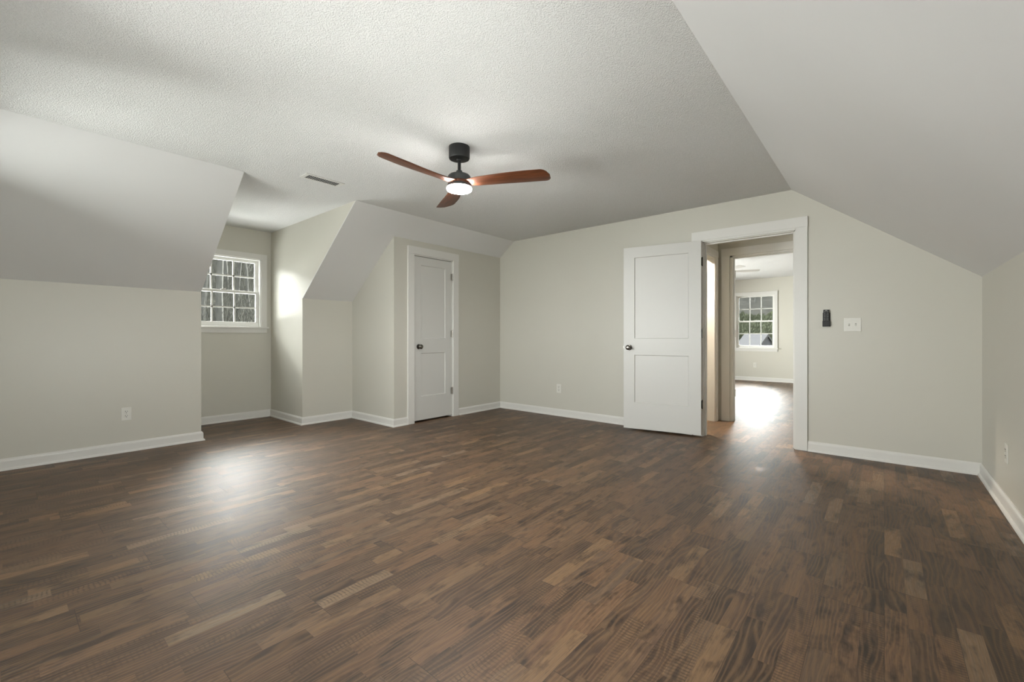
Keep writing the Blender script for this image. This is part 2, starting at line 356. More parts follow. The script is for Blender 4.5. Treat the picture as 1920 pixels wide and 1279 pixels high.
# door wall
OX0, OX1, OZ = -1.475, -.625, 2.062
m = MB(); slab_into(m, [(-L1, 0), (OX0, 0), (OX0, OZ), (OX1, OZ), (OX1, 0), (R+TH, 0), (R+TH, K-.09), (R, K), (CR, H), (-CL, H), (-L1, K)], [], onY(D), (0, YH0-D, 0))
struct(m.build('wall_back', M['wall']), 'wide greige wall holding the open doorway, remote and switch', 'wall')
# rear wall behind the camera, its wide window opening added for light
m = MB(); slab_into(m, [(-L1, 0), (R, 0), (R, K), (CR, H), (-CL, H), (-L1, K)], [rect(-4.35, -.35, .75, 2.05)], onY(YB), (0, -TH, 0))
struct(m.build('wall_rear', M['wall']), 'gable wall behind the camera with a wide window opening added for light', 'wall')
# hall
m = MB(); slab_into(m, [(YH0, 0), (5.03, 0), (5.03, 2.045), (5.775, 2.045), (5.775, 0), (YH1, 0), (YH1, H), (YH0, H)], [], onX(HX0), (-.11, 0, 0))
struct(m.build('wall_hall_left', M['wall']), 'left wall of the small hall with a cased opening', 'wall')
m = MB(); slab_into(m, rect(YH0, YH1, 0, H), [], onX(HX1), (TH, 0, 0)); struct(m.build('wall_hall_right', M['wall']), 'right wall of the small hall', 'wall')
m = MB(); slab_into(m, [(-L1, 0), (-1.455, 0), (-1.455, 2.052), (-.635, 2.052), (-.635, 0), (R+TH, 0), (R+TH, K), (CR, H), (-CL, H), (-L1, K)], [], onY(YH1), (0, YF0-YH1, 0))
struct(m.build('wall_hall_back', M['wall']), 'hall wall around the second doorway', 'wall')
m = MB(); slab_into(m, rect(-3.0, HX1+TH, YH0, YH1), [], onZ(H), (0, 0, TH)); struct(m.build('ceiling_hall', M['slope']), 'ceiling of the small hall', 'ceiling')
m = MB(); slab_into(m, rect(YH0, YH1, 0, H), [], onX(-2.75), (-TH, 0, 0)); struct(m.build('wall_side_closet', M['wall']), 'end wall of the side closet off the hall', 'wall')
# far room
m = MB(); slab_into(m, rect(-CL, CR, YF0, YF1+TH), [], onZ(H), (0, 0, TH)); struct(m.build('ceiling_far_room', M['ceil']), 'bright textured ceiling of the far room', 'ceiling')
m = MB(); slab_into(m, rect(YF0, YF1+TH, 0, 1), [], slopeL, upL); slab_into(m, rect(YF0, YF1+TH, 0, 1), [], slopeR, upR)
struct(m.build('ceiling_slopes_far_room', M['slope']), 'sloping ceilings of the far room', 'ceiling')
m = MB(); slab_into(m, rect(YF0, YF1+TH, 0, K), [rect(8.0, 9.8, .5, 1.36)], onX(-L1), (-TH, 0, 0)); slab_into(m, rect(YF0, YF1+TH, 0, K), [], onX(R), (TH, 0, 0))  # left opening added to let the side lamp in
struct(m.build('wall_far_room_sides', M['wall']), 'low side walls of the far room', 'wall')
FU0, FU1, FZ0, FZ1 = -2.760, -1.945, .782, 2.050
m = MB(); slab_into(m, [(-L1, 0), (R, 0), (R, K), (CR, H), (-CL, H), (-L1, K)], [rect(FU0, FU1, FZ0, FZ1)], onY(YF1), (0, TH, 0))
struct(m.build('wall_far_end', M['wall']), 'end wall of the far room around its window', 'wall')

# ---------------------------------------------------------------- baseboards
PROF = [(0, .092), (.005, .092), (.0075, .0865), (.0125, .080), (.0145, .071), (.0145, .020), (.020, .0185), (.0245, .0135), (.0265, .007), (.027, 0), (0, 0)]
def base_run(pts, names):
    """pts: XY polyline with the room on its right; one object per segment, mitred"""
    P = [Vector(p) for p in pts]; n = len(P); nr = []
    for i in range(n-1):
        d = (P[i+1]-P[i]).normalized(); nr.append(Vector((d.y, -d.x)))
    def corner(i, o):
        if i == 0: return P[0]+nr[0]*o
        if i == n-1: return P[-1]+nr[-1]*o
        a, b = nr[i-1], nr[i]; return P[i]+(a+b)/(1+a.dot(b))*o
    for i in range(n-1):
        vs = []; k = len(PROF)
        for j in (i, i+1):
            for o_, z in PROF: q = corner(j, o_+.0002); vs.append((q.x, q.y, z+.0002))
        fs = [(q, (q+1) % k, k+(q+1) % k, k+q) for q in range(k)]+[tuple(range(k)), tuple(reversed(range(k, 2*k)))]
        nm, lb = names[i]; struct(newobj(nm, vs, fs, M['trim']), lb, 'baseboard')
base_run([(-L1, YB), (-L1, Y1), (-L3, Y1), (-L3, Y2), (-L1, Y2), (-L1, Y3), (-L2, Y3), (-L2, 3.171)],
    [('baseboard_left', 'white baseboard along the low left wall'), ('baseboard_dormer_near', 'white baseboard on the near side of the dormer, its end showing'),
     ('baseboard_dormer_window', 'white baseboard under the dormer window'), ('baseboard_dormer_far', 'white baseboard along the bright dormer side wall'),
     ('baseboard_nook', 'white baseboard along the narrow wall between dormer and closet'), ('baseboard_closet_side', 'white baseboard along the closet side wall'),
     ('baseboard_closet_front', 'short white baseboard left of the closet door casing')])
base_run([(-L2, 3.992), (-L2, D), (-1.568, D)], [('baseboard_closet_corner', 'white baseboard between closet door and room corner'), ('baseboard_back', 'white baseboard between room corner and the open door')])
base_run([(-.534, D), (R, D), (R, YB)], [('baseboard_back_right', 'white baseboard under the switch and remote'), ('baseboard_right', 'white baseboard along the low right wall')])
base_run([(R, YB), (-L1, YB)], [('baseboard_rear', 'white baseboard behind the camera')])
base_run([(-L1, YF1), (R, YF1)], [('baseboard_far_end', 'white baseboard under the far room window')])
base_run([(-2.75, YH1), (-1.71, YH1)], [('baseboard_side_closet', 'white baseboard inside the side closet off the hall')])
base_run([(-.54, YF0), (-.3, YF0)][::-1], [('baseboard_far_near', 'white baseboard beside the second doorway')]) if False else None

# ---------------------------------------------------------------- door casings
def casing(mb, u0, u1, z1, wd, put, t=.018, ear=0.0):
    """two legs and a head around an opening u0..u1 up to z1; put(u0,u1,d0,d1,z0,z1) adds a box"""
    put(u0-wd, u0, 0, t, 0, z1); put(u1, u1+wd, 0, t, 0, z1); put(u0-wd-ear, u1+wd+ear, 0, t+.0035, z1, z1+wd-.002)
# closet: X = -L2 face, room side +X
root = empty('trim_1', (-L2, CU0, 0)); struct(root, 'white casing around the narrow closet door', 'door casing'); inv = Vector((L2, -CU0, 0))
def T(mb, off): mb.v = [v+off for v in mb.v]; return mb
m = MB(); casing(m, 3.265, 3.895, 2.054, .093, lambda a, b, c, d, e, f: m.bevbox(-L2+c, -L2+d, a, b, e, f, .0015)); T(m, inv).build('casing', M['trim'], root)
m = MB(); m.box(-L2-.1, -L2+.001, CU0-.001, 3.272, 0, CZ); m.box(-L2-.1, -L2+.001, 3.888, CU1+.001, 0, CZ); m.box(-L2-.1, -L2+.001, CU0, CU1, 2.043, CZ)
m.box(-L2-.075, -L2-.045, 3.272, 3.284, 0, 2.043); m.box(-L2-.075, -L2-.045, 3.876, 3.888, 0, 2.043); m.box(-L2-.075, -L2-.045, 3.272, 3.888, 2.031, 2.043)
T(m, inv).build('jamb', M['trim'], root)

def knob(parent, at, axis, mat, name='knob'):
    """round knob with rose, standing out of the door along axis"""
    q = Vector(axis).to_track_quat('Z', 'Y').to_matrix().to_4x4(); q.translation = Vector(at)
    m = MB().lathe([(.0, 0), (.031, 0), (.032, .003), (.029, .008), (.013, .012), (.0115, .026), (.016, .032), (.0255, .040), (.0285, .050), (.0275, .058), (.022, .0645), (.012, .067), (0.0005, .0675)], 36, q)
    k = m.build(name, mat, parent, True); return k
def hinge(parent, x, y, z, mat, leaf_dir):
    m = MB(); m.tube((x, y, z-.044), (x, y, z+.044), .0062, .0062, 12)
    m.tube((x, y, z-.048), (x, y, z-.044), .0045, .0062, 12); m.tube((x, y, z+.044), (x, y, z+.048), .0062, .0045, 12)
    for a in leaf_dir: m.box(*a, z-.043, z+.043)
    return m.build('hinge', mat, parent, True)
def door_leaf(wd, ht, st, panels, th=.035, rec=.009):
    """leaf in local x 0..wd, y 0..th (front at y=0), z 0..ht with recessed flat panels on both faces"""
    m = MB(); zs = [0]+[v for p in panels for v in p]+[ht]
    m.bevbox(0, st, 0, th, 0, ht, .0012); m.bevbox(wd-st, wd, 0, th, 0, ht, .0012)
    for i in range(0, len(zs), 2): m.box(st-.001, wd-st+.001, .0001, th-.0001, zs[i], zs[i+1])
    for a, b in panels:
        m.box(st-.002, wd-st+.002, rec, th-rec, a-.002, b+.002)
        # small bevelled sticking around the panel
        for f, g in ((.0001, rec), (th-.0001, th-rec)):
            k = .007; x0, x1 = st, wd-st
            V = [(x0, f, a), (x1, f, a), (x1, f, b), (x0, f, b), (x0+k, g, a+k), (x1-k, g, a+k), (x1-k, g, b-k), (x0+k, g, b-k)]
            m.add(V, [(0, 1, 5, 4), (1, 2, 6, 5), (2, 3, 7, 6), (3, 0, 4, 7)])
    return m
# closet door
d1 = empty('door_1', (-L2, 3.276, .0)); struct(d1, 'narrow white two-panel closet door, closed, with dark knob', 'door')
lf = door_leaf(.608, 2.012, .108, [(.29, .826), (1.008, 1.915)])
lf.v = [Vector((-.008-v.y, v.x, v.z+.022)) for v in lf.v]; lf.build('door_leaf', M['door'], d1)
kb = knob(d1, (-.008, .068, .929), (1, 0, 0), M['bronze'])
for z in (.342, 1.089, 1.837): hinge(d1, .005, .612, z, M['nickel'], [(-.002, .0015, .585, .6115), (-.002, .0015, .6125, .632)])

# entry doorway: casing on the room side, jamb, strike plate
root = empty('trim_2', (OX0, D, 0)); struct(root, 'white casing with wide head around the entry doorway', 'door casing')
off = Vector((-OX0, -D, 0))
m = MB(); A0, A1, AZ = -1.462, -.633, 2.046
m.bevbox(A0-.094, A0, D-.018, D, 0, 2.066, .0015); m.bevbox(A1, A1+.096, D-.018, D, 0, 2.066, .0015)
m.bevbox(A0-.109, A1+.099, D-.0215, D, 2.066, 2.160, .0015); m.bevbox(A0+.0003, A1-.0003, D-.018, D, AZ, 2.066, .0015)
T(m, off).build('casing', M['trim'], root)
m = MB(); m.box(OX0-.001, -1.452, D-.001, YH0+.001, 0, OZ); m.box(-.643, OX1+.001, D-.001, YH0+.001, 0, OZ); m.box(OX0, OX1, D-.001, YH0+.001, 2.038, OZ)
m.box(-1.452, -1.440, D+.038, D+.075, 0, 2.038); m.box(-.655, -.643, D+.038, D+.075, 0, 2.038); m.box(-1.44, -.655, D+.038, D+.075, 2.026, 2.038)
T(m, off).build('jamb', M['trim'], root)
m = MB().box(-.6445, -.6428, D+.004, D+.034, .90, .96); m.box(-.645, -.6444, D+.012, D+.026, .915, .945); T(m, off).build('strike_plate', M['nickel'], root)
m = MB(); casing(m, -1.462, -.633, 2.046, .09, lambda a, b, c, d, e, f: m.bevbox(a, b, YH0+c, YH0+d, e, f, .0015)); T(m, off).build('hall_side_casing', M['trim'], root)

# open entry door leaf, hinged at the left jamb and folded back towards the wall
HXp, HYp = -1.458, D-.030
ang = math.radians(10.4)
d2 = empty('door_2', (HXp, HYp, 0)); d2.rotation_euler = (0, 0, ang); struct(d2, 'white two-panel entry door standing open beside its doorway', 'door')
lf = door_leaf(.813, 2.030, .122, [(.29, .826), (1.008, 1.915)])
# local: x goes from hinge (0) to -wd, front (room side) at y = -.058
lf.v = [Vector((-v.x-.004, -.058+v.y, v.z+.022)) for v in lf.v]; lf.build('door_leaf', M['door'], d2)
knob(d2, (-.752, -.058, .930), (0, -1, 0), M['bronze'])
knob(d2, (-.752, -.023, .930), (0, 1, 0), M['bronze'])
m = MB().box(-.8178, -.8168, -.052, -.029, .90, .96); m.box(-.824, -.8172, -.047, -.034, .919, .941); m.build('latch', M['nickel'], d2)
for z in (.342, 1.089, 1.837): hinge(d2, .004, -.030, z, M['bronze'], [(-.0036, -.0022, -.056, -.026), (-.003, .0035, -.031, -.029)])

# hall: casings of the side opening and of the second doorway
root = empty('trim_3', (HX0, 5.03, 0)); struct(root, 'white casing of the side closet opening in the hall', 'door casing'); off = Vector((-HX0, -5.03, 0))
m = MB(); casing(m, 5.043, 5.768, 2.040, .078, lambda a, b, c, d, e, f: m.bevbox(HX0+c, HX0+d, max(a, YH0+.02), b, e, f, .0015)); T(m, off).build('casing', M['trim'], root)
m = MB(); m.box(HX0-.112, HX0+.001, 5.029, 5.048, 0, 2.046); m.box(HX0-.112, HX0+.001, 5.757, 5.776, 0, 2.046); m.box(HX0-.112, HX0+.001, 5.03, 5.775, 2.026, 2.046)
T(m, off).build('jamb', M['trim'], root)
root = empty('trim_4', (-1.455, YH1, 0)); struct(root, 'white casing of the second doorway into the far room', 'door casing'); off = Vector((1.455, -YH1, 0))
m = MB(); casing(m, -1.463, -.630, 2.054, .095, lambda a, b, c, d, e, f: m.bevbox(a, b, YH1-d, YH1-c, e, f, .0015)); casing(m, -1.463, -.630, 2.054, .09, lambda a, b, c, d, e, f: m.bevbox(a, b, YF0+c, YF0+d, e, f, .0015))
T(m, off).build('casing', M['trim'], root)
m = MB(); m.box(-1.456, -1.432, YH1-.001, YF0+.001, 0, 2.053); m.box(-.652, -.634, YH1-.001, YF0+.001, 0, 2.053); m.box(-1.456, -.634, YH1-.001, YF0+.001, 2.034, 2.053)
m.box(-1.432, -1.420, YH1+.035, YH1+.072, 0, 2.034); m.box(-1.42, -.652, YH1+.035, YH1+.072, 2.022, 2.034); T(m, off).build('jamb', M['trim'], root)
for z in (.342, 1.089, 1.837):
    m = MB().box(-1.4325, -1.4305, YF0-.040, YF0-.004, z-.043, z+.043); m.tube((-1.431, YF0+.004, z-.044), (-1.431, YF0+.004, z+.044), .006, .006, 10); T(m, off).build('hinge', M['nickel'], root)

# ---------------------------------------------------------------- windows
def window(name, origin, rz, u0, u1, z0, z1, label, cas=.066, cols=3, rows=2, meet=None, stool_ext=.018):
    """double hung window; local x along the wall, local y outwards, local z up; origin on the inner wall face"""
    r = empty(name, origin, rz); struct(r, label, 'window')
    m = MB()     # interior casing
    m.bevbox(u0-cas, u0, -.016, 0, z0, z1, .0015); m.bevbox(u1, u1+cas, -.016, 0, z0, z1, .0015); m.bevbox(u0-cas, u1+cas, -.018, 0, z1, z1+cas, .0015)
    m.build('casing', M['trim'], r)
    MB().bevbox(u0-cas-stool_ext, u1+cas+stool_ext, -.045, .05, z0-.020, z0+.0005, .004).build('window_stool', M['trim'], r)
    MB().bevbox(u0-cas, u1+cas, -.014, 0, z0-.078, z0-.020, .0015).build('apron', M['trim'], r)
    m = MB()     # jamb liner and outer frame
    m.box(u0-.001, u0+.014, -.001, TH+.01, z0, z1); m.box(u1-.014, u1+.001, -.001, TH+.01, z0, z1); m.box(u0, u1, -.001, TH+.01, z1-.014, z1+.001); m.box(u0, u1, .04, TH+.03, z0-.01, z0+.018)
    m.build('window_frame', M['vinyl'], r)
    a0, a1 = u0+.014, u1-.014; b0, b1 = z0+.018, z1-.014; mid = meet if meet else (b0+b1)/2
    def sash(nm, y0, y1, c0, c1, fw, bot, top):
        m = MB(); m.bevbox(a0, a0+fw, y0, y1, c0, c1, .002); m.bevbox(a1-fw, a1, y0, y1, c0, c1, .002)
        m.bevbox(a0+fw-.002, a1-fw+.002, y0, y1, c0, c0+bot, .002); m.bevbox(a0+fw-.002, a1-fw+.002, y0, y1, c1-top, c1, .002)
        g0, g1, h0, h1 = a0+fw, a1-fw, c0+bot, c1-top; ym = (y0+y1)/2
        for i in range(1, cols): x = g0+(g1-g0)*i/cols; m.box(x-.0085, x+.0085, ym-.008, ym+.008, h0-.002, h1+.002)
        for j in range(1, rows): z = h0+(h1-h0)*j/rows; m.box(g0-.002, g1+.002, ym-.008, ym+.008, z-.0085, z+.0085)
        s = m.build(nm, M['vinyl'], r)
        MB().box(g0-.004, g1+.004, ym-.0015, ym+.0015, h0-.004, h1+.004).build('pane', M['glass'], s)
        return s
    sash('upper_sash', .075, .105, mid-.014, b1, .034, .028, .034)
    lo = sash('lower_sash', .043, .073, b0, mid+.018, .034, .045, .034)
    xm = (a0+a1)/2
    for x in (xm,):
        m = MB().bevbox(x-.028, x+.028, .047, .072, mid+.018, mid+.026, .002); m.bevbox(x-.008, x+.030, .052, .066, mid+.026, mid+.034, .002); m.build('sash_lock', M['toggle'], r)
    return r
window('window_1', (-L3, 0, 0), PI/2, WU0, WU1, WZ0, WZ1, 'white double hung dormer window with grilles, bare trees behind')
window('window_2', (0, YF1, 0), 0, FU0, FU1, FZ0, FZ1, 'white gridded window in the far room with shed and lawn outside')
for i, (a, b) in enumerate(((-4.35, -3.35), (-3.35, -2.35), (-2.35, -1.35), (-1.35, -.35))):  # unseen windows added so the rear lamps can shine in
    window('window_%d' % (3+i), (0, YB, 0), PI, -b, -a, .75, 2.05, 'added unseen double hung window behind the camera, %s in its row from the left wall' % ('first', 'second', 'third', 'fourth')[i], cas=.05, stool_ext=0)

window('window_7', (R, 0, 0), -PI/2, -1.65, -.25, .58, 1.32, 'low window added for light in the right knee wall beside the camera', cas=.05, stool_ext=0)
window('window_8', (-L1, 0, 0), PI/2, 8.0, 9.8, .5, 1.36, 'unseen low window added for light in the left knee wall of the far room', cas=.05, stool_ext=0)
# ---------------------------------------------------------------- electrical plates
def place(root, pos, rz): root.location = pos; root.rotation_euler = (0, 0, rz)
def outlet(label):
    """local: plate in XZ plane, facing -Y, back at y=0"""
    r = empty('wall_outlet', label=label, cat='outlet', group='duplex outlets on the walls')
    m = MB(); m.bevbox(-.036, .036, -.0055, 0, -.0585, .0585, .0025); m.build('cover_plate', M['plate'], r)
    for s in (1, -1):
        m = MB(); q = Matrix.Translation((0, -.0045, s*.0195)) @ Matrix.Rotation(PI/2, 4, 'X')
        m.lathe([(0, 0), (.0172, 0), (.0172, .0022), (.0165, .003), (.0005, .003)], 24, q); rc_ = m.build('receptacle', M['plate'], r, True)
        m = MB(); z = s*.0195
        m.box(-.0085, -.0055, -.0084, -.0070, z-.001, z+.0095); m.box(.0055, .0085, -.0084, -.0070, z+.0005, z+.0085)
        m.lathe([(0, 0), (.0032, 0), (.0032, .0012), (.0005, .0012)], 12, Matrix.Translation((0, -.0072, z-.0075)) @ Matrix.Rotation(PI/2, 4, 'X')); m.build('slots', M['slot'], rc_)
    m = MB().lathe([(0, 0), (.003, 0), (.0025, .0012), (.0005, .0014)], 12, Matrix.Translation((0, -.0054, 0)) @ Matrix.Rotation(PI/2, 4, 'X')); m.build('screw', M['nickel'], r)
    return r
r0 = outlet('white outlet low on the left knee wall, left of the dormer'); place(r0, (-L1, .7585, .3465), PI/2)
for lb, p, rz in (('white outlet low on the back wall, between corner and open door', (-3.291, D, .363), 0),
                  ('white outlet low on the right wall at the picture edge', (R, 3.945, .3465), -PI/2),
                  ('small white outlet in the far room under its window', (-2.345, YF1, .375), 0)):
    c = copy_tree(r0); place(c, p, rz); c['label'] = lb
# double switch
r = empty('light_switch', (-.211, D, 1.156), 0, 'white double toggle switch plate right of the black remote', 'light switch')
MB().bevbox(-.060, .060, -.0055, 0, -.0585, .0585, .0025).build('switch_plate', M['plate'], r)
for x, up in ((-.023, 1), (.023, -1)):
    m = MB().box(x-.0055, x+.0055, -.0062, -.0050, -.0125, .0125); m.build('switch_slot', M['toggle'], r)
    m = MB(); V = [(x-.0042, -.006, -.006), (x+.0042, -.006, -.006), (x+.0042, -.006, .006), (x-.0042, -.006, .006)]
    V += [(x-.0036, -.017, up*.008-.003), (x+.0036, -.017, up*.008-.003), (x+.0036, -.017, up*.008+.003), (x-.0036, -.017, up*.008+.003)]
    m.add(V, [(0, 1, 2, 3), (7, 6, 5, 4), (0, 4, 5, 1), (1, 5, 6, 2), (2, 6, 7, 3), (3, 7, 4, 0)]); m.build('toggle', M['plate'], r)
    for z in (-.030, .030):
        MB().lathe([(0, 0), (.0028, 0), (.0022, .0012), (.0004, .0014)], 10, Matrix.Translation((x, -.0054, z)) @ Matrix.Rotation(PI/2, 4, 'X')).build('screw', M['plate'], r)
# fan remote in its holder
r = empty('remote_holder', (-.3955, D, 1.218), 0, 'black plastic wall cradle holding the fan remote beside the doorway', 'remote holder')
m = MB(); m.bevbox(-.0275, .0275, -.006, 0, -.076, .050, .002); m.bevbox(-.0275, .0275, -.028, -.024, -.076, -.026, .0015)
m.bevbox(-.0275, -.0235, -.028, 0, -.076, -.026, .0012); m.bevbox(.0235, .0275, -.028, 0, -.076, -.026, .0012); m.bevbox(-.0275, .0275, -.028, 0, -.0765, -.072, .0012)
m.build('cradle', M['black'], r)
r = empty('remote_control', (-.3955, D-.0065, 1.218), 0, 'black fan remote with rows of tiny white buttons, standing in its cradle', 'remote')
MB().bevbox(-.0225, .0225, -.0165, 0, -.071, .075, .004).build('remote_body', M['black'], r)
for j in range(6):
    for x in (-.012, .0, .012):
        if j in (0, 1) and x == 0: continue
        m = MB(); m.bevbox(x-.0042, x+.0042, -.0178, -.0160, .056-j*.0145-.0028, .056-j*.0145+.0028, .0006); b = m.build('button', M['housing'], r)
        if x: MB().box(x-.0022, x+.0022, -.0181, -.0177, .056-j*.0145-.0007, .056-j*.0145+.0007).build('button_mark', M['plate'], b)
m = MB().box(-.008, .008, -.0168, -.0160, .063, .068); m.build('indicator', M['toggle'], r)

# ceiling register
r = empty('ceiling_vent', (-3.765, 1.853, H), 0, 'white ceiling register with louvres over a dark shade plate beside the dormer', 'vent')
m = MB(); x0, x1, y0, y1 = -.066, .066, -.172, .172
for a in ((x0, -.045, y0, y1), (.045, x1, y0, y1), (-.045, .045, y0, -.142), (-.045, .045, .142, y1)): m.bevbox(a[0], a[1], a[2], a[3], -.006, 0, .0015)
m.build('register_frame', M['vent'], r)
MB().box(-.045, .045, -.142, .142, -.0015, -.0005).build('duct_shade', M['vent_dark'], r)  # dark plate standing in for the shade inside the duct
m = MB()
for i in range(17):
    y = -.136+i*.017
    m.add([(-.045, y+.001, -.001), (.045, y+.001, -.001), (.045, y-.003, -.0065), (-.045, y-.003, -.0065), (-.045, y+.0025, -.001), (.045, y+.0025, -.001), (.045, y-.0015, -.0065), (-.045, y-.0015, -.0065)],
          [(0, 1, 2, 3), (7, 6, 5, 4), (0, 4, 5, 1), (1, 5, 6, 2), (2, 6, 7, 3), (3, 7, 4, 0)])
m.build('louvres', M['vent'], r)

# ---------------------------------------------------------------- ceiling fan
def blade_mb(rad, ch, pr, pt, th, root_r=.045, zc=0.0, n=26, k=18, cut=0.0):
    m = MB(); vs = []; fs = []
    for i in range(n+1):
        s = i/n; s2 = 1-(1-s)**1.35
        r_ = root_r+(rad-root_r)*s2
        q = (r_-root_r)/(rad-root_r)
        c = ch[0]+(ch[1]-ch[0])*(3*min(1, q/.75)**2-2*min(1, q/.75)**3)
        cfull = c; tip = (rad-r_)/.05
        if tip < 1: c *= max(0, 1-(1-tip)**2.6)**.5*.9+.1
        p = pr+(pt-pr)*min(1, q*1.6)
        p *= min(1, q/.16)
        t_ = th*(1-.45*q)*(.55+.45*min(1, tip))
        sweep = -.012*math.sin(q*PI)
        for j in range(k):
            a = 2*PI*j/k; cx = math.cos(a)*c/2; cz = math.sin(a)*t_/2*(1-.35*abs(math.cos(a)))
            y = cx*math.cos(p)+cz*math.sin(p)+sweep; z = -cx*math.sin(p)+cz*math.cos(p)
            cw = .5-.5*math.cos(a)*c/cfull
            vs.append((r_-cut*cw**1.4*q**2.5, y, z+zc+.012*q))
    for i in range(n):
        for j in range(k): fs.append((i*k+j, i*k+(j+1) % k, (i+1)*k+(j+1) % k, (i+1)*k+j))
    fs.append(tuple(reversed(range(k)))); fs.append(tuple(range(n*k, (n+1)*k))); m.add(vs, fs); return m
FZ = 2.165
fan = empty('ceiling_fan', (-2.353, 2.173, H), 0, 'three blade walnut and black ceiling fan with lit round lamp', 'ceiling fan')
MB().lathe([(.060, 0), (.0745, 0), (.0755, -.004), (.0755, -.080), (.072, -.088), (.064, -.091), (.0005, -.091)], 48).build('canopy', M['black'], fan, True)
m = MB().lathe([(.0115, -.085), (.0115, -.185)], 20); m.lathe([(.018, -.089), (.020, -.094), (.016, -.101), (.0115, -.102)], 24); m.build('downrod', M['black'], fan, True)
MB().lathe([(.012, -.172), (.021, -.174), (.023, -.180), (.026, -.192), (.034, -.199), (.060, -.202), (.074, -.207), (.0815, -.216), (.083, -.224), (.083, -.255), (.0005, -.256)], 48).build('motor_housing', M['housing'], fan, True)
MB().lathe([(.0005, -.250), (.078, -.250), (.080, -.254), (.082, -.270), (.076, -.278), (.0005, -.279)], 48).build('wood_hub', M['walnut'], fan, True)
bl = blade_mb(.672, (.10, .152), math.radians(16), math.radians(11), .034, root_r=.04, cut=.032)
for i in range(3):
    a = math.radians(28.7+120*i)
    b = bl.build('blade', M['walnut'], fan, True) if i == 0 else b.copy()
    if i: C.objects.link(b)
    b.parent = fan; b.location = (0, 0, -.262); b.rotation_euler = (0, 0, a)
MB().lathe([(.0005, -.274), (.080, -.274), (.086, -.279), (.0885, -.288), (.0885, -.297), (.0005, -.297)], 48).build('light_ring', M['housing'], fan, True)
dif = MB().lathe([(.0005, -.296), (.0885, -.296), (.090, -.299), (.0905, -.308), (.088, -.315), (.080, -.319), (.05, -.321), (.0005, -.322)], 48).build('lamp_diffuser', M['lamp'], fan, True); dif['label'] = 'glowing white round diffuser'

# closet light in the side closet off the hall
cl = empty('closet_light', (-2.1, 5.45, H), 0, 'round warm closet light on the ceiling of the side closet', 'ceiling light')
MB().lathe([(.0005, 0), (.075, 0), (.078, -.012), (.060, -.030), (.0005, -.031)], 32).build('lamp_base', M['vent'], cl, True)
MB().lathe([(.0005, -.030), (.045, -.034), (.068, -.055), (.075, -.085), (.066, -.120), (.040, -.142), (.0005, -.149)], 32).build('glass_globe', M['warm_lamp'], cl, True)

# far room fan
fan2 = empty('ceiling_fan', (-2.2, 8.14, H), 0, 'pale ceiling fan in the far room, partly hidden by the doorway', 'ceiling fan')
MB().lathe([(.05, 0), (.07, -.005), (.065, -.05), (.02, -.07), (.0005, -.07)], 32).build('canopy', M['vent'], fan2, True)
MB().lathe([(.012, -.06), (.012, -.16)], 12).build('downrod', M['vent'], fan2, True)
MB().lathe([(.02, -.15), (.08, -.17), (.09, -.20), (.09, -.26), (.07, -.28), (.0005, -.28)], 32).build('motor_housing', M['vent'], fan2, True)
MB().lathe([(.0005, -.28), (.09, -.28), (.10, -.31), (.085, -.345), (.05, -.365), (.0005, -.37)], 32).build('lamp_bowl', M['plate'], fan2, True)
bl = blade_mb(.66, (.10, .13), math.radians(10), math.radians(10), .010, root_r=.07)
for i in range(5):
    b = bl.build('blade', M['trim'], fan2, True) if i == 0 else b.copy()
    if i: C.objects.link(b)
    b.parent = fan2; b.location = (0, 0, -.255); b.rotation_euler = (0, 0, math.radians(30+72*i))

# ---------------------------------------------------------------- outside
def hz(x, y):
    """ground height: flat yard, a wooded hillside to the west (-X) and a grassy bank to the north (+Y)"""
    z = GZ
    if x < -14: u = -x-14; z += 36*(u/110)**1.05 if u < 110 else 36
    if y > 34: u = y-34; z += 6.9*min(1, u/42)+ (max(0, u-42)*.17)
    return z+.25*math.sin(x*.31)*math.cos(y*.23)
def terrain(name, xs, ys, mat, label, cat):
    low = 0 if name == 'ground' else .35   # keeps it under the lawn where the two meet
    V = [(x, y, hz(x, y)-low*(x > -14.5 and y < 85 or name == 'hillside_far' and y < 56.5)) for y in ys for x in xs]; n = len(xs)
    F = [(j*n+i, j*n+i+1, (j+1)*n+i+1, (j+1)*n+i) for j in range(len(ys)-1) for i in range(n-1)]
    return struct(newobj(name, V, F, mat, smooth=True), label, cat)
def rng(a, b, s): n = int(round((b-a)/s)); return [a+(b-a)*i/n for i in range(n+1)]
terrain('hillside', rng(-150, -10, 4), rng(-60, 60, 5), M['wood_hill'], 'grey wooded hillside behind the dormer window', 'hillside')
terrain('ground', rng(-14, 80, 3), rng(-60, 84, 4), M['lawn'], 'winter lawn and grassy bank outside the far window', 'ground')
terrain('hillside_far', rng(-82, 82, 4), rng(51, 176, 5), M['far_hill'], 'grey wooded rise beyond the grassy bank', 'hillside')
# siding around the house so the outside sees a body below the rooms
m = MB(); m.box(-L3-TH-.02, -L3-TH, Y1-.4, Y2+.4, GZ, -.15); m.box(-L1-.2, R+.2, YF1+TH, YF1+TH+.02, GZ, -.15); struct(m.build('wall_outside', M['ext']), 'lower siding of the house', 'wall')

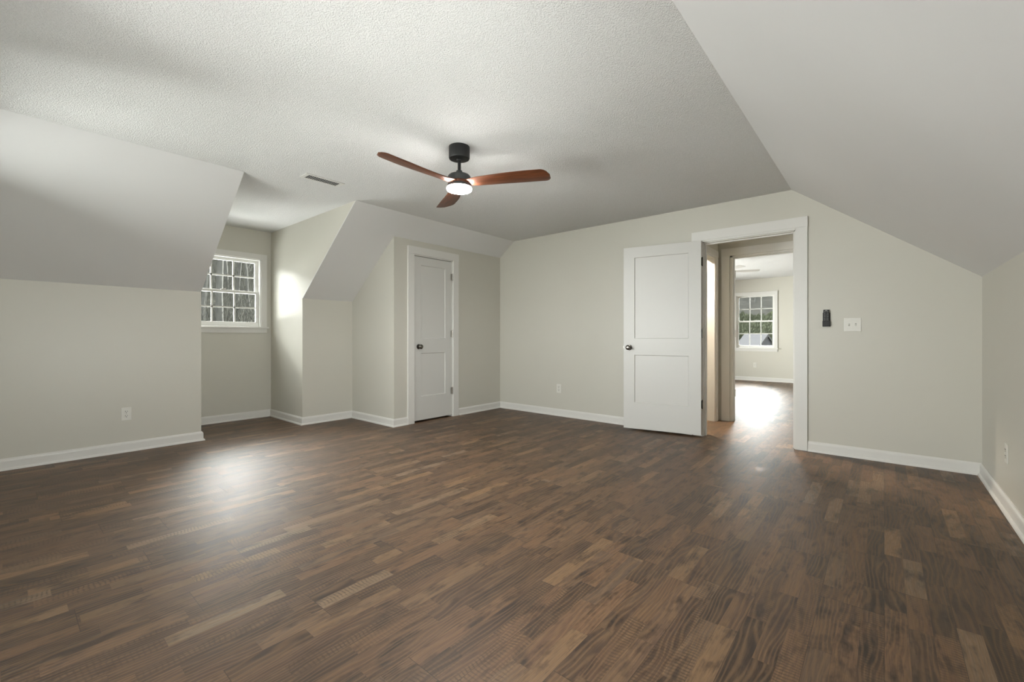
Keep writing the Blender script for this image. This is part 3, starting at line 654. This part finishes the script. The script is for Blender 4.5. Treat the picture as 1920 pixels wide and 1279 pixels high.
def tree_mb(rs, ht, r0, spread=.55, depth=5, kids=(3, 4)):
    m = MB(); tw = MB()
    def grow(p, d, ln, r_, lv):
        n = 3 if lv < 2 else 2; q = p
        mb = m if lv == 0 else tw
        for i in range(n):
            d = (d+Vector((rs.uniform(-1, 1), rs.uniform(-1, 1), rs.uniform(-.3, .6)))*(.10 if lv == 0 else .2)).normalized()
            q2 = q+d*(ln/n); ra = r_*(1-.45*i/n); rb_ = r_*(1-.45*(i+1)/n)
            mb.tube(q, q2, ra, rb_, 6 if lv == 0 else (4 if lv < 3 else 3)); 
            if lv < depth and (lv > 0 or i > 0):
                for _ in range(rs.randint(1, 2)):
                    a = rs.uniform(0, 2*PI); u = d.orthogonal().normalized(); v = d.cross(u)
                    nd = (d*rs.uniform(.55, .9)+(u*math.cos(a)+v*math.sin(a))*rs.uniform(spread*.8, spread*1.5)+Vector((0, 0, .12))).normalized()
                    grow(q2, nd, ln*rs.uniform(.5, .72), rb_*rs.uniform(.45, .65), lv+1)
            q = q2
        if lv < depth:
            grow(q, d, ln*rs.uniform(.6, .8), r_*.5, lv+1)
    grow(Vector((0, 0, -.3)), Vector((0, 0, 1)), ht*.42, r0, 0)
    return m, tw
rs = random.Random(5); protos = []
for i in range(5):
    a, b = tree_mb(rs, 13+i, .13+.02*i, depth=4 if i % 2 else 4); protos.append((a, b))
tr0 = []
def first_tree(i, label, group):
    e = empty('bare_tree', label=label, cat='tree', group=group)
    protos[i][0].build('trunk', M['bark'], e); protos[i][1].build('branches', M['bark'] if i % 2 else M['barkl'], e); return e
G1 = 'bare trees on the hillside behind the dormer window'; G2 = 'bare trees above the bank outside the far window'
spots = []
def along(px0, px1, d0, d1, n, wpx, seed):
    """scatter inside the wedge seen through a window: px range and distance range from the room"""
    q = random.Random(seed)
    for i in range(n):
        x = px0+(px1-px0)*((i+q.uniform(.1, .9))/n); d = d0+(d1-d0)*q.random()
        a = (x-960)/820; th = .7051; r_ = Vector((a*math.cos(th)-math.sin(th), a*math.sin(th)+math.cos(th)))
        spots.append((r_.x*d, r_.y*d, q.uniform(0, 6.28), q.uniform(.75, 1.2), wpx))
along(330, 530, 24, 36, 9, G1, 1); along(300, 560, 38, 60, 26, G1, 2); along(280, 580, 62, 100, 26, G1, 9)
along(1330, 1520, 78, 92, 14, G2, 3); along(1320, 1530, 95, 140, 22, G2, 4)
firsts = {}
for j, (x, y, rz, s_, g) in enumerate(spots):
    i = j % 5; key = (i, g)
    lab = 'leafless grey tree on the hillside seen through the dormer window' if g == G1 else 'leafless grey tree above the grassy bank seen through the far window'
    if i not in firsts: e = first_tree(i, lab, g); firsts[i] = e
    else: e = copy_tree(firsts[i]); e['label'] = lab; e['group'] = g
    e.location = (x, y, hz(x, y)); e.rotation_euler = (0, 0, rz); e.scale = (s_, s_, s_)
# brushwood thicket, nobody could count its stems
m = MB(); q = random.Random(8)
for i in range(5200):
    px = q.uniform(290, 575); d = q.uniform(23, 75); a = (px-960)/820; th = .7051
    x = (a*math.cos(th)-math.sin(th))*d; y = (a*math.sin(th)+math.cos(th))*d; z = hz(x, y)
    h_ = q.uniform(.6, 2.4); dx, dy = q.uniform(-1.2, 1.2), q.uniform(-1.2, 1.2)
    m.tube((x, y, z-.1), (x+dx, y+dy, z+h_), .022, .006, 3)
tag(m.build('undergrowth', M['brush']), 'tangled leafless brushwood below the trees outside the dormer', 'undergrowth', 'stuff')
# evergreen bank foliage behind the lawn
m = MB(); q = random.Random(18)
for i in range(4200):
    px = q.uniform(1310, 1530); d = q.uniform(50, 67); a = (px-960)/820; th = .7051
    x = (a*math.cos(th)-math.sin(th))*d; y = (a*math.sin(th)+math.cos(th))*d; z = hz(x, y)
    h_ = q.uniform(.25, .8); u = q.uniform(0, 6.28)
    m.add([(x-.35*math.cos(u), y-.35*math.sin(u), z), (x+.35*math.cos(u), y+.35*math.sin(u), z), (x+.1, y, z+h_), (x, y+.25, z+h_*.5)], [(0, 1, 2), (0, 3, 2), (1, 3, 2)])
tag(m.build('shrubbery', M['evergreen']), 'low evergreen scrub along the bank outside the far window', 'shrubbery', 'stuff')
def world_at(px, d):
    a = (px-960)/820; th = .7051; return (a*math.cos(th)-math.sin(th))*d, (a*math.sin(th)+math.cos(th))*d
# diagonal track over the bank
m = MB(); V = []; F = []
P0 = world_at(1385, 54); P1 = world_at(1475, 74)
for i in range(13):
    s_ = i/12; x = P0[0]+(P1[0]-P0[0])*s_; y = P0[1]+(P1[1]-P0[1])*s_
    for o_ in (-.9, .9): V.append((x, y+o_, hz(x, y+o_)+.08)); 
for i in range(12): F.append((2*i, 2*i+1, 2*i+3, 2*i+2))
V2 = [(a, b, c-.12) for a, b, c in V]; n = len(V); F2 = [tuple(k+n for k in reversed(f)) for f in F]
F2 += [(2*i, 2*i+2, 2*i+2+n, 2*i+n) for i in range(12)]+[(2*i+1, 2*i+1+n, 2*i+3+n, 2*i+3) for i in range(12)]
struct(newobj('path', V+V2, F+F2, M['path']), 'pale track climbing the bank outside the far window', 'path')
# shed with pale roof, gable towards the right
sx, sy = world_at(1417, 38); gz = hz(sx, sy)
sh = empty('garden_shed', (sx, sy, gz), math.radians(-24), 'grey garden shed with pale roof outside the far window', 'shed')
Wd, Dp, hw, hr = 2.0, 1.9, 1.7, 2.55
m = MB(); m.add([(-Wd/2, -Dp/2, 0), (Wd/2, -Dp/2, 0), (Wd/2, Dp/2, 0), (-Wd/2, Dp/2, 0), (-Wd/2, -Dp/2, hw), (Wd/2, -Dp/2, hw), (Wd/2, Dp/2, hw), (-Wd/2, Dp/2, hw), (-Wd/2, 0, hr), (Wd/2, 0, hr)],
    [(3, 2, 1, 0), (0, 1, 5, 4), (2, 3, 7, 6), (0, 4, 8, 7, 3), (1, 2, 6, 9, 5), (4, 5, 9, 8), (6, 7, 8, 9)]); m.build('shed_walls', M['shedwall'], sh)
sl = (hr-hw)/(Dp/2)
for s_ in (-1, 1):
    e = Dp/2+.15; m = MB(); z0_, z1_ = hr-sl*e+.03, hr+.03
    m.add([(-Wd/2-.1, s_*e, z0_), (Wd/2+.1, s_*e, z0_), (Wd/2+.1, 0, z1_), (-Wd/2-.1, 0, z1_), (-Wd/2-.1, s_*e, z0_+.07), (Wd/2+.1, s_*e, z0_+.07), (Wd/2+.1, 0, z1_+.07), (-Wd/2-.1, 0, z1_+.07)],
          [(0, 1, 2, 3), (7, 6, 5, 4), (0, 4, 5, 1), (1, 5, 6, 2), (2, 6, 7, 3), (3, 7, 4, 0)]); m.build('roof_panel', M['shedroof'], sh)
for s_ in (-1, 1):
    m = MB(); e = Dp/2+.15; x = Wd/2+.1; zz = hr-sl*e
    m.add([(x, s_*e, zz-.12), (x, 0, hr-.12), (x, 0, hr+.1), (x, s_*e, zz+.1), (x+.04, s_*e, zz-.12), (x+.04, 0, hr-.12), (x+.04, 0, hr+.1), (x+.04, s_*e, zz+.1)],
          [(0, 1, 2, 3), (7, 6, 5, 4), (0, 4, 5, 1), (1, 5, 6, 2), (2, 6, 7, 3), (3, 7, 4, 0)]); m.build('fascia_board', M['shedtrim'], sh)
